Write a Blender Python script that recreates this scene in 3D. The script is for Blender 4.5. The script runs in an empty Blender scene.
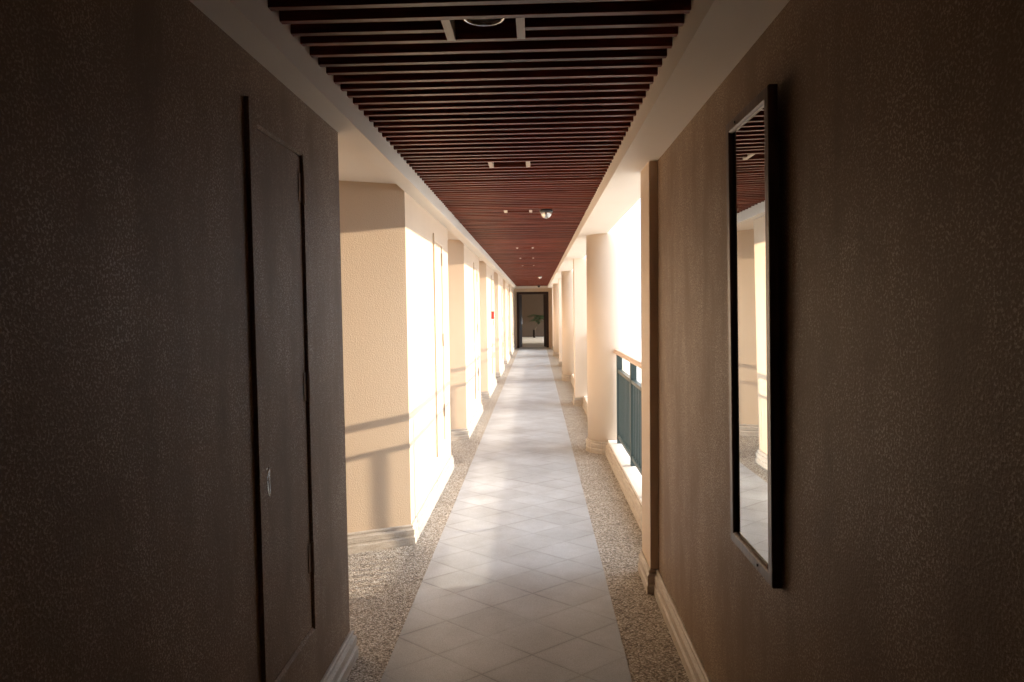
import bpy, bmesh, math, random
from mathutils import Vector, Matrix
random.seed(7)
SC = bpy.context.scene
COL = SC.collection
PI = math.pi

# ------------------------------------------------------------------ materials
def mat(name, color=(.8, .8, .8), rough=.5, metal=0.0, spec=.5):
    m = bpy.data.materials.new(name); m.use_nodes = True
    b = m.node_tree.nodes['Principled BSDF']
    b.inputs['Base Color'].default_value = (*color, 1)
    b.inputs['Roughness'].default_value = rough
    b.inputs['Metallic'].default_value = metal
    b.inputs['Specular IOR Level'].default_value = spec
    return m

class G:
    """small node-graph helper"""
    def __init__(s, m):
        s.t = m.node_tree; s.n = s.t.nodes; s.l = s.t.links; s.b = s.n['Principled BSDF']
    def node(s, typ, **kw):
        n = s.n.new(typ)
        for k, v in kw.items(): setattr(n, k, v)
        return n
    def link(s, a, b): s.l.new(a, b)
    def pos(s): return s.node('ShaderNodeNewGeometry').outputs['Position']
    def math(s, op, a, b=None, c=None):
        n = s.node('ShaderNodeMath', operation=op)
        for i, v in enumerate((a, b, c)):
            if v is None: continue
            if isinstance(v, (int, float)): n.inputs[i].default_value = v
            else: s.link(v, n.inputs[i])
        return n.outputs[0]
    def scale(s, v, sc):
        n = s.node('ShaderNodeVectorMath', operation='MULTIPLY'); s.link(v, n.inputs[0]); n.inputs[1].default_value = sc
        return n.outputs[0]
    def noise(s, vec, scale, detail=3, rough=.55):
        n = s.node('ShaderNodeTexNoise'); s.link(vec, n.inputs['Vector'])
        n.inputs['Scale'].default_value = scale; n.inputs['Detail'].default_value = detail; n.inputs['Roughness'].default_value = rough
        return n.outputs['Fac']
    def vor(s, vec, scale, feature='F1'):
        n = s.node('ShaderNodeTexVoronoi', feature=feature); s.link(vec, n.inputs['Vector']); n.inputs['Scale'].default_value = scale
        return n
    def ramp(s, fac, stops):
        n = s.node('ShaderNodeValToRGB'); s.link(fac, n.inputs[0])
        e = n.color_ramp.elements
        while len(e) < len(stops): e.new(.5)
        for i, (p, c) in enumerate(stops): e[i].position = p; e[i].color = (*c, 1)
        return n.outputs['Color']
    def mix(s, f, a, b, mode='MIX'):
        n = s.node('ShaderNodeMix', data_type='RGBA', blend_type=mode)
        for sock, v in ((n.inputs[0], f), (n.inputs[6], a), (n.inputs[7], b)):
            if isinstance(v, (int, float)): sock.default_value = v
            elif isinstance(v, tuple): sock.default_value = (*v, 1)
            else: s.link(v, sock)
        return n.outputs[2]
    def bump(s, h, strength, dist=.01):
        n = s.node('ShaderNodeBump'); s.link(h, n.inputs['Height'])
        n.inputs['Strength'].default_value = strength; n.inputs['Distance'].default_value = dist
        s.link(n.outputs[0], s.b.inputs['Normal'])

def plaster(name, ca, cb, strength=.5, spec=.35, rough=.5):
    m = mat(name, ca, rough, 0, spec); g = G(m); p = g.pos()
    big = g.noise(g.scale(p, (1.2, 1.2, .5)), 2.2, 4)
    sp = g.vor(p, 150).outputs['Distance']
    fine = g.noise(p, 240, 2)
    g.link(g.ramp(big, [(.3, ca), (.75, cb)]), g.b.inputs['Base Color'])
    h = g.math('ADD', g.math('MULTIPLY', fine, .6), g.math('MULTIPLY', sp, .6))
    g.bump(h, strength, .004)
    return m

M_PIER = plaster('peach_orange_peel_plaster', (.60, .46, .325), (.64, .495, .355), .36, .3, .5)

M_WALL = mat('mottled_plaster_shade_darkened', (.4, .3, .2), .58, 0, .22); g = G(M_WALL); p = g.pos()  # mottled plaster like the piers', near-end shade darkened into its colour
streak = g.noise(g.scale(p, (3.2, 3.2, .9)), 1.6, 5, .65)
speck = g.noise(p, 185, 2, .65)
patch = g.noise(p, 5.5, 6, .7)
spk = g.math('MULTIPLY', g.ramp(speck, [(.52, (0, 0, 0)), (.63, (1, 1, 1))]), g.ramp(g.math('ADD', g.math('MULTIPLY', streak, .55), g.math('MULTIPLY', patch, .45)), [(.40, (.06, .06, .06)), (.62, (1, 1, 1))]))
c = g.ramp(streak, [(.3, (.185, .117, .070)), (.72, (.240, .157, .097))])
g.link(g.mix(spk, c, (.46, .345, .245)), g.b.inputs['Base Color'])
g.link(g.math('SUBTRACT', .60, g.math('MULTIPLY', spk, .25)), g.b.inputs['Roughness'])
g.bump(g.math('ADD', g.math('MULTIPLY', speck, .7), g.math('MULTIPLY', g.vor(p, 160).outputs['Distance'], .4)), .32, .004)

M_PAINT = plaster('cream_paint', (.72, .66, .58), (.75, .69, .61), .08, .3, .6)
M_COLUMN = plaster('smooth_peach_paint', (.72, .60, .48), (.74, .62, .50), .12, .3, .6)

M_STONE = mat('baseboard_stone', (.42, .36, .29), .55); g = G(M_STONE); p = g.pos()
n1 = g.noise(g.scale(p, (2, 2, 14)), 5, 5); n2 = g.noise(p, 120, 3)
g.link(g.mix(.35, g.ramp(n1, [(.3, (.34, .28, .22)), (.7, (.55, .49, .42))]), g.ramp(n2, [(.3, (.3, .25, .2)), (.7, (.62, .56, .48))])), g.b.inputs['Base Color'])
g.bump(n2, .25, .004)

M_SILL = plaster('white_sill_stone', (.80, .77, .72), (.84, .82, .78), .1, .4, .5)

M_GRAVEL = mat('washed_gravel', (.5, .42, .33), .6); g = G(M_GRAVEL); p = g.pos()
v = g.vor(p, 125); vc = v.outputs['Color']; vd = v.outputs['Distance']
sep = g.node('ShaderNodeSeparateColor'); g.link(vc, sep.inputs[0])
c = g.ramp(sep.outputs[0], [(0, (.17, .145, .12)), (.22, (.40, .345, .28)), (.5, (.55, .495, .42)), (.78, (.69, .645, .575)), (1, (.88, .86, .82))])
edge = g.ramp(vd, [(.35, (1, 1, 1)), (.75, (.45, .42, .38))])
big = g.ramp(g.noise(p, 3.5, 4), [(.35, (.86, .84, .82)), (.7, (1, 1, 1))])
g.link(g.mix(1.0, g.mix(1.0, c, edge, 'MULTIPLY'), big, 'MULTIPLY'), g.b.inputs['Base Color'])
g.bump(g.math('SUBTRACT', 1.0, vd), .6, .006)

M_TILE = mat('grey_rhombus_tile', (.5, .47, .44), .42, 0, .45); g = G(M_TILE); p = g.pos()
sx = g.node('ShaderNodeSeparateXYZ'); g.link(p, sx.inputs[0])
wob = g.math('MULTIPLY', g.math('SUBTRACT', g.noise(p, 3, 2), .5), .010)
u = g.math('DIVIDE', g.math('ADD', g.math('SUBTRACT', sx.outputs[0], -.035), wob), .411)
w = g.math('DIVIDE', g.math('ADD', g.math('SUBTRACT', sx.outputs[1], 2.958), wob), .327)
def line(a):
    f = g.math('ABSOLUTE', g.math('SUBTRACT', g.math('FRACT', g.math('ADD', a, .5)), .5))
    return f
d = g.math('MINIMUM', line(g.math('ADD', u, w)), line(g.math('SUBTRACT', u, w)))
grout = g.mix(g.ramp(g.noise(p, 2.6, 3), [(.36, (.10, .10, .10)), (.66, (.85, .85, .85))]), (1, 1, 1), g.ramp(d, [(.005, (.50, .48, .46)), (.020, (.88, .87, .87)), (.07, (1, 1, 1))]))
blot = g.ramp(g.noise(p, 2.3, 5, .6), [(.32, (.74, .72, .71)), (.66, (1, 1, 1))])
ta = g.math('FLOOR', g.math('ADD', u, w)); tb = g.math('FLOOR', g.math('SUBTRACT', u, w))
wn = g.node('ShaderNodeTexWhiteNoise', noise_dimensions='2D')
cx = g.node('ShaderNodeCombineXYZ'); g.link(ta, cx.inputs[0]); g.link(tb, cx.inputs[1]); g.link(cx.outputs[0], wn.inputs['Vector'])
tone = g.ramp(wn.outputs['Value'], [(0, (.90, .90, .90)), (1, (1, 1, 1))])
fine = g.ramp(g.noise(p, 260, 2), [(.3, (.365, .392, .42)), (.7, (.565, .602, .64))])
c = g.mix(1.0, fine, blot, 'MULTIPLY'); c = g.mix(1.0, c, tone, 'MULTIPLY'); c = g.mix(1.0, c, grout, 'MULTIPLY')
g.link(c, g.b.inputs['Base Color'])
g.bump(g.math('ADD', g.math('MULTIPLY', g.noise(p, 200, 2), .3), g.math('MINIMUM', g.math('MULTIPLY', d, 20), .6)), .2, .004)

def wood(name, ca, cb, axis, rough=.4, spec=.4):
    m = mat(name, ca, rough, 0, spec); g = G(m); p = g.pos()
    s = {'x': (.8, 14, 14), 'y': (14, .8, 14), 'z': (14, 14, .8)}[axis]
    n = g.noise(g.scale(p, s), 5, 5, .6)
    g.link(g.ramp(n, [(.3, ca), (.72, cb)]), g.b.inputs['Base Color'])
    g.bump(n, .15, .003)
    return m
M_SLAT = wood('mahogany_slats', (.125, .026, .014), (.29, .064, .032), 'x', .42, .28)
g = G(M_SLAT); p = g.pos(); sx = g.node('ShaderNodeSeparateXYZ'); g.link(p, sx.inputs[0])
wn = g.node('ShaderNodeTexWhiteNoise', noise_dimensions='1D'); g.link(g.math('FLOOR', g.math('DIVIDE', g.math('SUBTRACT', sx.outputs[1], 1.9756), .0888)), wn.inputs['W'])
src = g.b.inputs['Base Color'].links[0].from_socket
g.link(g.mix(1.0, src, g.ramp(wn.outputs['Value'], [(0, (.50, .42, .40)), (1, (1, 1, 1))]), 'MULTIPLY'), g.b.inputs['Base Color'])
M_TRIMMER = wood('pale_wood', (.42, .32, .24), (.52, .41, .32), 'y')
M_RAIL = wood('handrail_wood', (.60, .44, .34), (.70, .54, .43), 'y', .4)
M_FRAME = wood('mirror_frame_wood', (.055, .028, .018), (.15, .085, .055), 'z', .38, .5)
M_DOOR = wood('dark_door_wood', (.026, .012, .009), (.050, .024, .017), 'z', .6, .25)
M_FOYER = wood('brown_panelled_wall', (.19, .135, .095), (.23, .165, .118), 'z', .6, .2)
M_BLACK = mat('void_black', (.012, .010, .010), .9, 0, .1)
M_GLASS = mat('mirror_silver', (.47, .475, .455), .015, 1.0)
M_CHROME = mat('chrome', (.75, .75, .74), .18, 1.0)
M_HINGE = mat('painted_hinge', (.36, .26, .18), .45)
M_GREEN = mat('green_painted_metal', (.046, .066, .061), .4, 0, .4)
M_DARKPL = mat('black_plastic', (.02, .02, .02), .3)
M_DOME = mat('silvered_dome', (.50, .48, .46), .16, .85)
M_CAN = mat('lamp_reflector', (.28, .26, .24), .3, .8)
M_BULB = mat('lamp_glass', (.75, .62, .5), .25)
M_RED = mat('red_plastic', (.70, .035, .03), .35)
M_WHITE = mat('white_plastic', (.8, .79, .77), .4)
M_LEAF = mat('palm_leaf', (.035, .085, .022), .45); M_LEAF.use_backface_culling = False
M_STEM = mat('palm_stem', (.11, .08, .045), .7)
M_POT = mat('dark_clay_pot', (.035, .025, .02), .9, 0, .1)
M_SOIL = mat('soil', (.05, .035, .025), .95)
M_GROUND = plaster('pale_paving_outside', (.66, .63, .58), (.74, .71, .66), .1, .2, .8)

# ------------------------------------------------------------------ mesh helpers
def box(bm, x0, x1, y0, y1, z0, z1):
    vs = [bm.verts.new(c) for c in ((x0, y0, z0), (x1, y0, z0), (x1, y1, z0), (x0, y1, z0), (x0, y0, z1), (x1, y0, z1), (x1, y1, z1), (x0, y1, z1))]
    for f in ((3, 2, 1, 0), (4, 5, 6, 7), (0, 1, 5, 4), (1, 2, 6, 5), (2, 3, 7, 6), (3, 0, 4, 7)):
        bm.faces.new([vs[i] for i in f])
def prism(bm, pts, z0, z1):
    a = [bm.verts.new((x, y, z0)) for x, y in pts]; b = [bm.verts.new((x, y, z1)) for x, y in pts]
    n = len(pts); bm.faces.new(a[::-1]); bm.faces.new(b)
    for i in range(n): bm.faces.new((a[i], a[(i + 1) % n], b[(i + 1) % n], b[i]))
def lathe(bm, prof, seg=32, c=(0, 0, 0), a0=0, a1=2 * PI):
    full = abs(a1 - a0 - 2 * PI) < 1e-6
    n = seg if full else seg + 1
    rings = []
    for i in range(n):
        a = a0 + (a1 - a0) * i / seg
        rings.append([bm.verts.new((c[0] + r * math.cos(a), c[1] + r * math.sin(a), c[2] + z)) for r, z in prof])
    for i in range(n if full else n - 1):
        A, B = rings[i], rings[(i + 1) % n]
        for j in range(len(prof) - 1): bm.faces.new((A[j], B[j], B[j + 1], A[j + 1]))
    return rings
def sweep(bm, path, prof, side=1, caps=True):
    """profile (offset, z) carried along a plan polyline; side=1: offset to the right of travel"""
    P = [Vector(q) for q in path]; n = len(P); cols = []
    def nrm(i):
        d = (P[i + 1] - P[i]).normalized(); return Vector((d.y, -d.x)) * side
    for i in range(n):
        if i == 0: m = nrm(0)
        elif i == n - 1: m = nrm(n - 2)
        else:
            a, b = nrm(i - 1), nrm(i); m = (a + b); m = m / max(.2, m.dot(a))
        cols.append([bm.verts.new((P[i].x + m.x * o, P[i].y + m.y * o, z)) for o, z in prof])
    for i in range(n - 1):
        for j in range(len(prof) - 1):
            bm.faces.new((cols[i][j], cols[i + 1][j], cols[i + 1][j + 1], cols[i][j + 1]))
    if caps: bm.faces.new(cols[0]); bm.faces.new(cols[-1][::-1])
def tube(bm, pts, r, seg=8):
    P = [Vector(q) for q in pts]; rings = []
    for i, q in enumerate(P):
        d = (P[min(i + 1, len(P) - 1)] - P[max(i - 1, 0)]).normalized()
        u = d.cross(Vector((0, 0, 1)));  u = u if u.length > 1e-3 else d.cross(Vector((1, 0, 0)))
        u.normalize(); w = d.cross(u); rr = r[i] if isinstance(r, (list, tuple)) else r
        rings.append([bm.verts.new(q + (u * math.cos(2 * PI * k / seg) + w * math.sin(2 * PI * k / seg)) * rr) for k in range(seg)])
    for A, B in zip(rings, rings[1:]):
        for k in range(seg): bm.faces.new((A[k], A[(k + 1) % seg], B[(k + 1) % seg], B[k]))
    bm.faces.new(rings[0][::-1]); bm.faces.new(rings[-1])
def link(name, bm, m, parent=None, smooth=False, bevel=0, loc=None):
    bmesh.ops.recalc_face_normals(bm, faces=bm.faces[:])
    if bevel: bmesh.ops.bevel(bm, geom=[e for e in bm.edges if e.is_manifold and e.calc_face_angle(0) > .5], offset=bevel, segments=2, affect='EDGES', profile=.6)
    me = bpy.data.meshes.new(name); bm.to_mesh(me); bm.free(); me.materials.append(m)
    if smooth:
        for f in me.polygons: f.use_smooth = True
    o = bpy.data.objects.new(name, me); COL.objects.link(o)
    if parent: o.parent = parent
    if loc: o.location = loc
    return o
def tag(o, label, cat, group=None, kind=None):
    o['label'] = label; o['category'] = cat
    if group: o['group'] = group
    if kind: o['kind'] = kind
    return o
def empty(name, loc, label, cat, group=None, kind=None):
    o = bpy.data.objects.new(name, None); COL.objects.link(o); o.location = loc; o.empty_display_size = .1
    return tag(o, label, cat, group, kind)
def struct(name, bm, m, label, cat, parent=None, smooth=False, group=None, bevel=0):
    return tag(link(name, bm, m, parent, smooth, bevel), label, cat, group, 'structure')
def copy_tree(o, parent=None):
    c = o.copy(); COL.objects.link(c)
    if parent: c.parent = parent
    for ch in [x for x in bpy.data.objects if x.parent == o]: copy_tree(ch, c)
    return c
ORD = ['first', 'second', 'third', 'fourth', 'fifth', 'sixth', 'seventh', 'eighth']

# ------------------------------------------------------------------ layout (metres, camera at the origin, 1.5 m up, corridor along +y)
XL, XR = -.815, .626          # wall faces
BL, BR = -.72, .441          # inner sides of the two ceiling beams
HB = 2.24                    # underside of the beams
HS = 2.325                   # underside of the slats
HR = 2.284                   # ceiling of the recesses
Y0, YE = -2.2, 26.5
STEP = 3.6
SL = .47                     # slope of the splayed pier fronts

# floor
bm = bmesh.new(); box(bm, -2.5, .92, Y0 - .2, YE + .2, -.25, 0)
struct('floor', bm, M_GRAVEL, 'washed gravel floor borders on both sides of the tiled strip', 'floor')
bm = bmesh.new(); box(bm, -.645, .368, Y0, YE + .15, -.02, .003)
struct('floor_path', bm, M_TILE, 'grey rhombus tile strip running down the middle of the corridor floor', 'floor')

# slatted ceiling
bm = bmesh.new()
PITCH, Y1, TH = .0888, 2.02, .022
LIGHTS = [0, 22, 44, 85, 107, 130]
skip = {n + 1 for n in LIGHTS}
n = int(math.floor((Y0 - Y1) / PITCH)) + 1
while Y1 + n * PITCH < YE - .05:
    y = Y1 + n * PITCH
    dz = random.uniform(-.002, .002); dy = random.uniform(-.002, .002)
    spans = [(BL - .01, -.250), (-.036, BR + .01)] if n in skip else [(BL - .01, BR + .01)]
    for a, b in spans: box(bm, a, b, y + dy - TH / 2, y + dy + TH / 2, HS + dz, HS + .075 + dz)
    n += 1
struct('ceiling', bm, M_SLAT, 'dark mahogany slatted ceiling between the two cream beams', 'ceiling')
bm = bmesh.new()
for n in LIGHTS:
    y = Y1 + n * PITCH
    for x in (-.250, -.036): box(bm, x - .0125, x + .0125, y + TH / 2, y + 2 * PITCH - TH / 2, HS - .001, HS + .05)
struct('trim_1', bm, M_TRIMMER, 'pale wooden cross pieces framing the light openings in the slats', 'trim')
bm = bmesh.new(); box(bm, -2.5, .92, Y0 - .2, YE + .2, 2.62, 2.80)
struct('ceiling_slab', bm, M_BLACK, 'dark ceiling slab above the slats', 'ceiling')
bm = bmesh.new(); box(bm, -2.5, XL, Y0, YE, HR, 2.62)
struct('ceiling_recess', bm, M_PAINT, 'cream ceiling over the doorway recesses on the left', 'ceiling')

# beams
bm = bmesh.new(); box(bm, XL, BL, Y0, YE, HB, 2.62)
struct('beam_left', bm, M_PAINT, 'cream beam along the top of the left wall', 'beam')
bm = bmesh.new(); box(bm, BR, .72, Y0, YE, HB, 2.62)
struct('beam_right', bm, M_PAINT, 'broad cream beam over the openings on the right', 'beam')
bm = bmesh.new(); box(bm, BL, BR, YE - .22, YE, HB, 2.62)
struct('beam_end', bm, M_PAINT, 'short cream beam over the far doors', 'beam')

BASE = [(0, 0), (.028, 0), (.028, .044), (.021, .050), (.019, .058), (.024, .063), (.024, .094), (.012, .103), (.010, .109), (.014, .113), (.014, .121), (.008, .126), (0, .126)]

# left side: near wall and the piers
def left_block(y0, y1, splay, label, wname, bname, blabel):
    if splay:
        pts = [(XL, y0), (XL, y1), (-2.3, y1), (-2.3, y0 - SL * (2.3 + XL))]
    else:
        pts = [(XL, y0), (XL, y1), (-2.3, y1), (-2.3, y0)]
    bm = bmesh.new(); prism(bm, pts, 0, HR)
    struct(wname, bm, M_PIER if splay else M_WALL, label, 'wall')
    path = [(-2.0, y0 - SL * (2.0 + XL))] if splay else []
    path += [(XL, y0), (XL, y1)]
    if y1 < YE - .1: path += [(-2.2, y1)]
    bm = bmesh.new(); sweep(bm, path, BASE, 1)
    struct(bname, bm, M_STONE, blabel, 'baseboard')
END0 = 2.92
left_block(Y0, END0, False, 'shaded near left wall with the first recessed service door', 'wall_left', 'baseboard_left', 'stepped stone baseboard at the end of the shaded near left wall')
for k in range(6):
    y0 = 4.40 + STEP * k
    y1 = END0 + STEP * (k + 1) if k < 5 else YE
    left_block(y0, y1, True, f'{ORD[k]} sunlit wall pier along the left side counted from the near wall', 'wall_left', 'baseboard_left', f'stepped stone baseboard around the {ORD[k]} sunlit pier on the left')
bm = bmesh.new(); box(bm, -2.5, -2.1, Y0, YE, 0, HR)
struct('wall_recess', bm, M_PIER, 'back wall of the recesses on the left side', 'wall')

# service doors in the left wall and piers
def make_door():
    r = empty('door_1', (XL, 0, 0), 'plastered service door with chrome pull in the shaded near left wall', 'door', 'service doors along the left wall', 'structure')
    bm = bmesh.new()
    yo0, yo1, zo0, zo1 = 1.974, 2.488, .308, 2.106
    yi0, yi1, zi0, zi1 = 2.027, 2.430, .362, 2.044
    t = .013
    o = [(yo0, zo0), (yo1, zo0), (yo1, zo1), (yo0, zo1)]; i = [(yi0, zi0), (yi1, zi0), (yi1, zi1), (yi0, zi1)]
    i2 = [(yi0 + .006, zi0 + .008), (yi1 - .003, zi0 + .008), (yi1 - .003, zi1 - .008), (yi0 + .006, zi1 - .008)]
    def ring(q, x): return [bm.verts.new((x, a, b)) for a, b in q]
    R = [ring(o, -.004), ring(o, t), ring(i, t), ring(i2, .004), ring(i2, -.004)]
    for A, B in zip(R, R[1:]):
        for k in range(4): bm.faces.new((A[k], A[(k + 1) % 4], B[(k + 1) % 4], B[k]))
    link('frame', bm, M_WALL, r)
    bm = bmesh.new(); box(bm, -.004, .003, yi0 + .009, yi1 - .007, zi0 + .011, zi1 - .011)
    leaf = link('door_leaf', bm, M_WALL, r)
    for z in (.625, 1.235, 1.925):
        bm = bmesh.new(); tube(bm, [(.012, yi1 - .004, z - .055), (.012, yi1 - .004, z + .055)], .0065, 10)
        box(bm, .004, .0065, yi1 - .03, yi1 - .004, z - .05, z + .05)
        link('hinge', bm, M_HINGE, r)
    bm = bmesh.new()
    zc, yc = .990, 2.048
    pts = []
    for k in range(17):
        a = 2 * PI * k / 16
        pts.append((.0075 + .003 * math.sin(a) ** 2, yc + .0075 * math.cos(a), zc + .043 * math.sin(a)))
    tube(bm, pts, .0028, 6); box(bm, .003, .0045, yc - .006, yc + .006, zc - .042, zc + .042)
    hd = link('pull_handle', bm, M_CHROME, leaf, smooth=False); hd['label'] = 'chrome oval pull'
    bm = bmesh.new()
    for z in (1.062, 1.078, 1.094): tube(bm, [(.002, 2.045, z), (.0045, 2.045, z)], .003, 8)
    link('keyhole', bm, M_DARKPL, leaf)
    return r
door = make_door()
for k in range(6):
    d2 = copy_tree(door); d2.name = f'door_{k + 2}'
    d2.location = (XL, STEP * (k + 1), 0)
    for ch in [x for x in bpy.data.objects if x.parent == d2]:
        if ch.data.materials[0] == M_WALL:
            ch.material_slots[0].link = 'OBJECT'; ch.material_slots[0].material = M_PIER  # pier doors get the plaster without the near wall's painted shade
    d2['label'] = f'sunlit service door in the {ORD[k]} pier on the left'

# right side: near wall, pilasters, columns, curbs, railings
bm = bmesh.new(); box(bm, XR, .92, Y0, 3.64, 0, HB + .02)
struct('wall_right', bm, M_WALL, 'shade-darkened near right wall carrying the long mirror', 'wall')
bm = bmesh.new(); sweep(bm, [(XR, Y0), (XR, 3.625)], BASE, -1)
struct('baseboard_right', bm, M_STONE, 'stepped stone baseboard under the mirror wall on the right', 'baseboard')
PX0, PX1 = .584, .80
COLX, COLR = .785, .255
pil = [(3.63, 3.92), (10.66, 10.98), (17.86, 18.18), (25.06, 25.40)]
cols = [7.34, 14.50, 21.72]
for k, (a, b) in enumerate(pil):
    bm = bmesh.new(); box(bm, PX0, PX1, a, b, 0, HB + .01)
    struct('pillar', bm, M_PIER if k == 0 else M_COLUMN, ['flat peach pilaster at the end of the mirror wall', 'flat pilaster just beyond the nearest round column', 'flat pilaster beyond the second round column', 'flat pilaster beside the far doors'][k], 'pillar')
    bm = bmesh.new(); sweep(bm, [(PX1, a), (PX0, a), (PX0, b), (PX1, b)], [(o * .75, z) for o, z in BASE], -1)
    struct('baseboard_pilaster', bm, M_STONE, ['stone base of the pilaster at the end of the mirror wall', 'stone base of the pilaster beyond the nearest round column', 'stone base of the pilaster beyond the second round column', 'stone base of the pilaster beside the far doors'][k], 'baseboard')
for k, y in enumerate(cols):
    bm = bmesh.new(); lathe(bm, [(0, 0), (COLR, 0), (COLR, HB + .02), (0, HB + .02)], 64, (COLX, y, 0))
    o = struct('column', bm, M_COLUMN, ['nearest round peach column beside the first railing', 'second round column along the right side', 'farthest round column on the right side'][k], 'column')
    for f in o.data.polygons: f.use_smooth = abs(f.normal.z) < .5
    bm = bmesh.new(); pr = [(COLR - .005, 0)] + [(COLR + q * .8, z) for q, z in BASE[1:-1]] + [(COLR - .005, .126)]
    for s in range(12): lathe(bm, pr, 6, (COLX, y, 0), 2 * PI * s / 12 + .008, 2 * PI * (s + 1) / 12 - .008)
    struct('baseboard_column', bm, M_STONE, ['curved stone base ring of the nearest round column', 'curved stone base ring of the second round column', 'curved stone base ring of the farthest round column'][k], 'baseboard')
bm = bmesh.new(); box(bm, XR, .92, 25.40, YE, 0, HB + .02)
struct('wall_right', bm, M_COLUMN, 'short peach wall between the last pilaster and the far doors', 'wall')

ops = []
for k in range(3):
    ops.append((pil[k][1], cols[k] - .20)); ops.append((cols[k] + .20, pil[k + 1][0]))
CX0, CZ = .716, .150
place = ['between the mirror wall and the nearest round column', 'just beyond the nearest round column', 'just before the second round column', 'just beyond the second round column', 'just before the farthest round column', 'just beyond the farthest round column']
_cache = {}
def cached(name, key, build, m, parent, loc):
    if key in _cache:
        o = _cache[key].copy(); COL.objects.link(o); o.parent = parent; o.location = loc
        return o
    bm = bmesh.new(); build(bm); o = link(name, bm, m, parent, loc=loc); _cache[key] = o
    return o
for k, (a, b) in enumerate(ops):
    bm = bmesh.new(); box(bm, CX0, .92, a, b, 0, CZ)
    struct('curb', bm, M_SILL, 'low white stone curb under the railing ' + place[k], 'curb')
    bm = bmesh.new(); sweep(bm, [(CX0, a), (CX0, b)], BASE, -1)
    struct('baseboard_curb', bm, M_STONE, 'stone moulding along the foot of the curb ' + place[k], 'baseboard')
    # railing
    e0 = a if k % 2 == 0 else cols[k // 2] + COLR          # ends touch pilaster / column face
    e1 = cols[k // 2] - COLR if k % 2 == 0 else b
    e0 += .002; e1 -= .002
    rx = .815
    r = empty('railing', (rx, a, CZ), 'green metal railing with wooden handrail ' + place[k], 'railing', 'railings in the openings on the right')
    L0, L1 = e0 - a, e1 - a
    bm = bmesh.new(); sweep(bm, [(0, L0), (0, L1)], [(-.034, .885), (-.036, .905), (-.024, .925), (.024, .925), (.036, .905), (.034, .885), (-.034, .885)], 1)
    link('handrail', bm, M_RAIL, r)['label'] = 'peach wooden handrail'
    ys = [3.98, 4.96, 5.93, 6.92] if k == 0 else [e0 + (e1 - e0) * q for q in (.04, .35, .65, .96)]
    M0, M1 = ys[0] - a, ys[-1] - a
    bm = bmesh.new(); box(bm, -.02, .02, M0, M1, .705, .735); link('mid_rail', bm, M_GREEN, r)
    bm = bmesh.new(); box(bm, -.02, .02, M0, M1, .055, .085); link('bottom_rail', bm, M_GREEN, r)
    for y in ys:
        cached('post', 'post', lambda bm: box(bm, -.026, .026, -.022, .022, 0, .885), M_GREEN, r, (0, y - a, 0))
    i0 = math.ceil((e0 + .03 - 4.768) / .09); i1 = math.floor((e1 - .03 - 4.768) / .09)
    for i in range(i0, i1 + 1):
        y = 4.768 + .09 * i
        if min(abs(y - q) for q in ys) < .032: continue
        cached('baluster', 'bal', lambda bm: box(bm, -.008, .008, -.010, .010, .085, .705), M_GREEN, r, (0, y - a, 0))

# mirror: hangs on the near right wall, leaning out a little at the top
def mirror():
    r = empty('mirror', (XR - .002, 0, .770), 'tall narrow mirror in a dark wooden frame on the right wall', 'mirror')
    ya, yb, H = 1.793, 2.182, 1.280
    T, W = .024, .035
    bm = bmesh.new()
    prof = [(0, 0), (0, T - .003), (.003, T), (W - .006, T), (W - .003, T - .003), (W, T - .007), (W, 0)]   # across the bar: inset, height off the wall
    rings = []
    for ins, h in prof:
        rings.append([bm.verts.new((-h, y, z)) for y, z in ((ya + ins, ins), (yb - ins, ins), (yb - ins, H - ins), (ya + ins, H - ins))])
    for A, B in zip(rings, rings[1:]):
        for q in range(4): bm.faces.new((A[q], A[(q + 1) % 4], B[(q + 1) % 4], B[q]))
    fr = link('frame', bm, M_FRAME, r); fr['label'] = 'dark wooden frame'
    bm = bmesh.new(); box(bm, -.0125, -.001, ya + W - .004, yb - W + .004, W - .004, H - W + .004)
    link('mirror_glass', bm, M_GLASS, r)
    for y, z in ((ya + .12, W * .5), (yb - .10, H - W * .5)):
        bm = bmesh.new(); tube(bm, [(-T, y, z), (-T - .003, y, z)], .004, 10); link('screw', bm, M_DARKPL, fr)
    r.rotation_euler = (0, -math.radians(.75), 0)
    return r
mirror()

# downlights in the openings of the slats
def downlight():
    r = empty('downlight', (0, 0, 0), '', 'downlight', 'unlit downlights in the slatted ceiling')
    bm = bmesh.new(); lathe(bm, [(.052, .004), (.054, -.002), (.063, -.003), (.067, .004), (.067, .012), (.052, .012), (.052, .004)], 40); link('trim_ring', bm, M_CHROME, r, True)['label'] = 'chrome ring'
    bm = bmesh.new(); lathe(bm, [(.052, .008), (.046, .05), (.03, .085), (0, .09)], 32); rf = link('reflector', bm, M_CAN, r, True)
    bm = bmesh.new(); lathe(bm, [(.068, .010), (.068, .11), (0, .112)], 32); link('housing', bm, M_DARKPL, r, True)
    bm = bmesh.new(); lathe(bm, [(0, .03), (.014, .034), (.018, .05), (.012, .075), (.0, .085)], 20); link('bulb', bm, M_BULB, rf, True)
    return r
dl = downlight()
dlab = ['nearest downlight with chrome ring at the top of the view', 'second downlight along the slatted ceiling', 'downlight level with the nearest dome camera', 'fourth downlight along the slatted ceiling beyond the dome camera', 'fifth downlight along the slatted ceiling', 'farthest of the downlights in the slatted ceiling']
for k, n in enumerate(LIGHTS):
    o = dl if k == 0 else copy_tree(dl)
    o.location = (-.143, Y1 + n * PITCH + .075, HS + .030); o['label'] = dlab[k]

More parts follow.
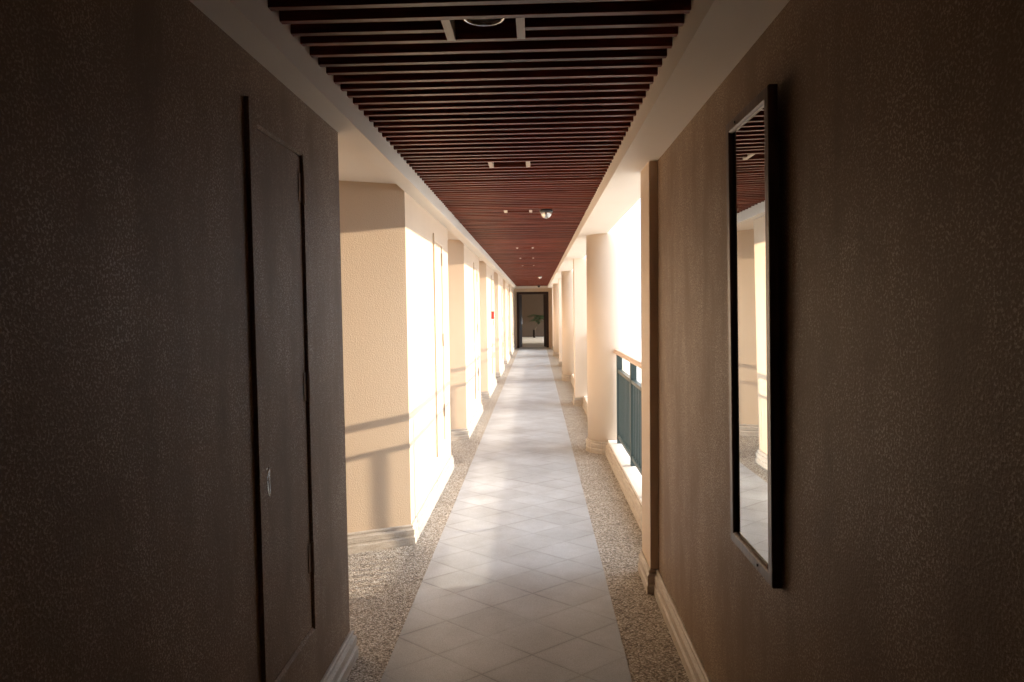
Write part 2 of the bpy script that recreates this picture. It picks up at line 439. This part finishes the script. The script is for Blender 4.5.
# dome cameras under the slats
def dome(loc, label, s=1.0, m=M_DOME):
    r = empty('dome_camera', loc, label, 'security camera', 'dome cameras under the slats')
    bm = bmesh.new(); lathe(bm, [(0, 0), (.054 * s, 0), (.056 * s, -.006), (.056 * s, -.018 * s), (.050 * s, -.024 * s), (0, -.024 * s)], 36); link('mount', bm, M_DARKPL, r, True)
    R = .047 * s
    bm = bmesh.new(); lathe(bm, [(R, -.024 * s)] + [(R * math.cos(a), -.026 * s - R * math.sin(a)) for a in [PI / 2 * i / 10 for i in range(10)]] + [(0, -.026 * s - R)], 36); dm = link('dome', bm, m, r, True)
    bm = bmesh.new(); tube(bm, [(.004 * s, -.010 * s, -.040 * s), (.006 * s, -.028 * s, -.046 * s)], .014 * s, 16); link('lens', bm, M_DARKPL, dm, True)
dome((.095, 5.96, HS + .002), 'nearest silver dome camera hanging under the slatted ceiling')
dome((.112, 18.15, HS + .002), 'smaller looking dome camera far along the slatted ceiling')
dome((.115, 25.9, HS + .002), 'black dome camera just in front of the far doors', 1.0, M_DARKPL)

# fire alarm on the third pier
r = empty('fire_alarm', (XL, 12.75, 1.38), 'small red fire alarm box on a sunlit left pier', 'fire alarm')
bm = bmesh.new(); box(bm, 0, .052, -.055, .055, -.07, .07); link('housing', bm, M_RED, r, bevel=.006)
bm = bmesh.new(); box(bm, .052, .055, -.03, .03, -.03, .03); link('button_plate', bm, M_WHITE, r)

# far end: wall, double door standing open, foyer beyond
DX0, DX1, DH = -.708, .454, 2.09
bm = bmesh.new()
box(bm, -2.5, DX0, YE, YE + .18, 0, 2.62); box(bm, DX1, 2.6, YE, YE + .18, 0, 2.62); box(bm, DX0, DX1, YE, YE + .18, DH, 2.62)
struct('wall_end', bm, M_PIER, 'peach end wall around the dark far doorway', 'wall')
r = empty('door_8', (0, YE, 0), 'dark double door standing open at the far end of the corridor', 'door', None, 'structure')
FW = .065
bm = bmesh.new()
box(bm, DX0 - .02, DX0 + FW, -.03, .20, 0, DH + .02); box(bm, DX1 - FW, DX1 + .02, -.03, .20, 0, DH + .02); box(bm, DX0 + FW, DX1 - FW, -.03, .20, DH - .07, DH + .02)
link('frame', bm, M_DOOR, r)
for s, hx in ((1, DX0 + FW), (-1, DX1 - FW)):
    bm = bmesh.new(); Lw = (DX1 - DX0 - 2 * FW) / 2 - .003
    box(bm, 0, Lw, 0, .045, .01, DH - .075)
    for z0, z1 in ((.15, .95), (1.12, 1.88)): box(bm, .09, Lw - .09, -.006, 0, z0, z1)
    lf = link('door_leaf', bm, M_DOOR, r); lf.location = (hx, .10 if s > 0 else .10, 0)
    lf.scale = (s, 1, 1); lf.rotation_euler = (0, 0, s * math.radians(79))
    bm = bmesh.new(); box(bm, Lw - .075, Lw - .035, -.008, 0, .88, 1.14); tube(bm, [(Lw - .055, -.008, 1.02), (Lw - .055, -.05, 1.02), (Lw - .16, -.05, 1.02)], .010, 8)
    h = link('handle', bm, M_CHROME, lf); h['label'] = 'chrome lever handle'
YF = 36.6
bm = bmesh.new(); box(bm, -2.6, 2.6, YE + .15, YF + .2, -.25, .0); struct('floor_foyer', bm, M_SILL, 'pale floor of the foyer beyond the far doors', 'floor')
bm = bmesh.new(); box(bm, -2.6, 2.6, YF, YF + .2, 0, 2.9); struct('wall_foyer', bm, M_FOYER, 'brown back wall of the foyer behind the palm', 'wall')
bm = bmesh.new(); box(bm, -2.8, -2.6, YE, YF + .2, 0, 2.9); struct('wall_foyer', bm, M_FOYER, 'brown left wall of the foyer', 'wall')
bm = bmesh.new(); box(bm, 2.6, 2.8, YE, 30.6, 0, 2.9); box(bm, 2.6, 2.8, 30.6, YF + .2, .95, 2.9)  # low opening added to let light onto the foyer floor
struct('wall_foyer', bm, M_FOYER, 'brown right wall of the foyer with a low opening added to light the floor', 'wall')
bm = bmesh.new(); box(bm, -2.8, 2.8, YE + .18, YF + .2, 2.62, 2.9); struct('ceiling_foyer', bm, M_PAINT, 'ceiling of the foyer beyond the far doors', 'ceiling')
# end wall behind the viewer and closing parts of the shell
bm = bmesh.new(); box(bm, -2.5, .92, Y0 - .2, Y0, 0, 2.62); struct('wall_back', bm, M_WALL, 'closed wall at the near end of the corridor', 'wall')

# potted palm
def palm(loc):
    r = empty('potted_palm', loc, 'dark potted palm in the foyer beyond the far doorway', 'plant')
    bm = bmesh.new(); lathe(bm, [(0, 0), (.055, 0), (.075, .10), (.07, .30), (.058, .38), (.066, .40), (.056, .40), (.05, .37), (0, .37)], 28); pt = link('pot', bm, M_POT, r, True)
    bm = bmesh.new(); lathe(bm, [(0, .372), (.051, .372), (.051, .36)], 24); link('soil', bm, M_SOIL, pt)
    tops = []
    for i, (tx, ty, tz) in enumerate(((.22, .02, .80), (.38, -.03, 1.02), (.48, .05, .92))):
        pts = [(tx * t ** 1.5 + .01 * math.sin(3 * t), ty * t, .36 + (tz - .36) * t) for t in [q / 6 for q in range(7)]]
        bm = bmesh.new(); tube(bm, pts, [.018 - .008 * q / 6 for q in range(7)], 8); link('stem', bm, M_STEM, r)
        tops.append(pts[-1])
    rnd = random.Random(3)
    for ti, tp in enumerate(tops[1:] + tops[:1]):
        nf = 9 if ti < 2 else 4
        for k in range(nf):
            az = 2 * PI * k / nf + rnd.uniform(-.3, .3); L = rnd.uniform(.55, .85) * (1 if ti < 2 else .6); up = rnd.uniform(.25, .55)
            bm = bmesh.new(); c = []
            for q in range(9):
                t = q / 8; c.append(Vector((tp[0] + math.cos(az) * L * t, tp[1] + math.sin(az) * L * t, tp[2] + up * L * 1.6 * t - .75 * L * t * t)))
            tube(bm, c, [.006 - .004 * q / 8 for q in range(9)], 5)
            sd = Vector((-math.sin(az), math.cos(az), 0))
            for q in range(1, 24):
                t = q / 24; i0 = min(7, int(t * 8)); P = c[i0].lerp(c[i0 + 1], t * 8 - i0); d = (c[i0 + 1] - c[i0]).normalized()
                ll = .20 * math.sin(PI * min(.97, t * .8 + .15)) * (L / .6)
                for s in (-1, 1):
                    tip = P + (sd * s * .8 + d * .75).normalized() * ll + Vector((0, 0, -.25 * ll)); mid = P.lerp(tip, .45); wv = d * .013
                    vs = [bm.verts.new(P), bm.verts.new(mid + wv + Vector((0, 0, .012))), bm.verts.new(tip), bm.verts.new(mid - wv + Vector((0, 0, .012)))]
                    bm.faces.new(vs)
            link('frond', bm, M_LEAF, r)
    return r
palm((-.10, 35.4, 0))

# ground outside
bm = bmesh.new(); box(bm, .92, 90, -60, 110, -3.6, -3.3)
struct('ground', bm, M_GROUND, 'pale paved ground outside below the railings', 'ground')

# ------------------------------------------------------------------ light
W = bpy.data.worlds.new('hazy_sky'); SC.world = W; W.use_nodes = True
SUN_DIR = Vector((1, .25, .145)).normalized()
wt = W.node_tree; bg = wt.nodes['Background']
geo = wt.nodes.new('ShaderNodeTexCoord')                     # hazy sky: an even veil with a broad glow added facing the openings to brighten the piers
dt = wt.nodes.new('ShaderNodeVectorMath'); dt.operation = 'DOT_PRODUCT'
wt.links.new(geo.outputs['Generated'], dt.inputs[0]); dt.inputs[1].default_value = Vector((1, .02, .2)).normalized()
mx = wt.nodes.new('ShaderNodeMath'); mx.operation = 'MAXIMUM'; wt.links.new(dt.outputs['Value'], mx.inputs[0]); mx.inputs[1].default_value = 0
pw = wt.nodes.new('ShaderNodeMath'); pw.operation = 'POWER'; wt.links.new(mx.outputs[0], pw.inputs[0]); pw.inputs[1].default_value = 4
ml = wt.nodes.new('ShaderNodeMath'); ml.operation = 'MULTIPLY_ADD'; wt.links.new(pw.outputs[0], ml.inputs[0]); ml.inputs[1].default_value = 13.5; ml.inputs[2].default_value = 1.5
wt.links.new(ml.outputs[0], bg.inputs[1]); bg.inputs[0].default_value = (.90, .965, 1.06, 1)
sun = bpy.data.lights.new('sun', 'SUN'); sun.energy = 12.0; sun.color = (1.0, .84, .64); sun.angle = math.radians(.53)
so = bpy.data.objects.new('sun', sun); COL.objects.link(so); so.location = (8, 8, 6)
so.rotation_euler = (-SUN_DIR).to_track_quat('-Z', 'Y').to_euler()

# ------------------------------------------------------------------ camera
f, vx, vy, roll = 700.0, 536.0, 308.0, .0112
Yc = Vector(((vx - 512) / f, (341 - vy) / f, 1)).normalized()
Zc = Vector((-roll, 1, 0)); Zc = (Zc - Yc * Zc.dot(Yc)).normalized()
Xc = Yc.cross(Zc)
if Xc.x < 0: Xc = -Xc
right = Vector((Xc[0], Yc[0], Zc[0])); up = Vector((Xc[1], Yc[1], Zc[1])); fwd = Vector((Xc[2], Yc[2], Zc[2]))
R = Matrix((right, up, -fwd)).transposed()
cd = bpy.data.cameras.new('camera'); cam = bpy.data.objects.new('camera', cd); COL.objects.link(cam)
cd.sensor_width = 36; cd.lens = f * 36 / 1024; cd.clip_start = .02; cd.clip_end = 300
cam.matrix_world = Matrix.Translation((0, 0, 1.5)) @ R.to_4x4()
SC.camera = cam

SC.view_settings.view_transform = 'Standard'; SC.view_settings.look = 'None'
SC.view_settings.gamma = 1; SC.view_settings.use_curve_mapping = False
SC.view_settings.exposure = -0.25
c = SC.cycles if hasattr(SC, 'cycles') else None
if c:
    c.max_bounces = 14; c.diffuse_bounces = 8; c.glossy_bounces = 6; c.sample_clamp_indirect = 6
    c.use_denoising = True
    try: c.denoiser = 'OPENIMAGEDENOISE'
    except Exception: pass
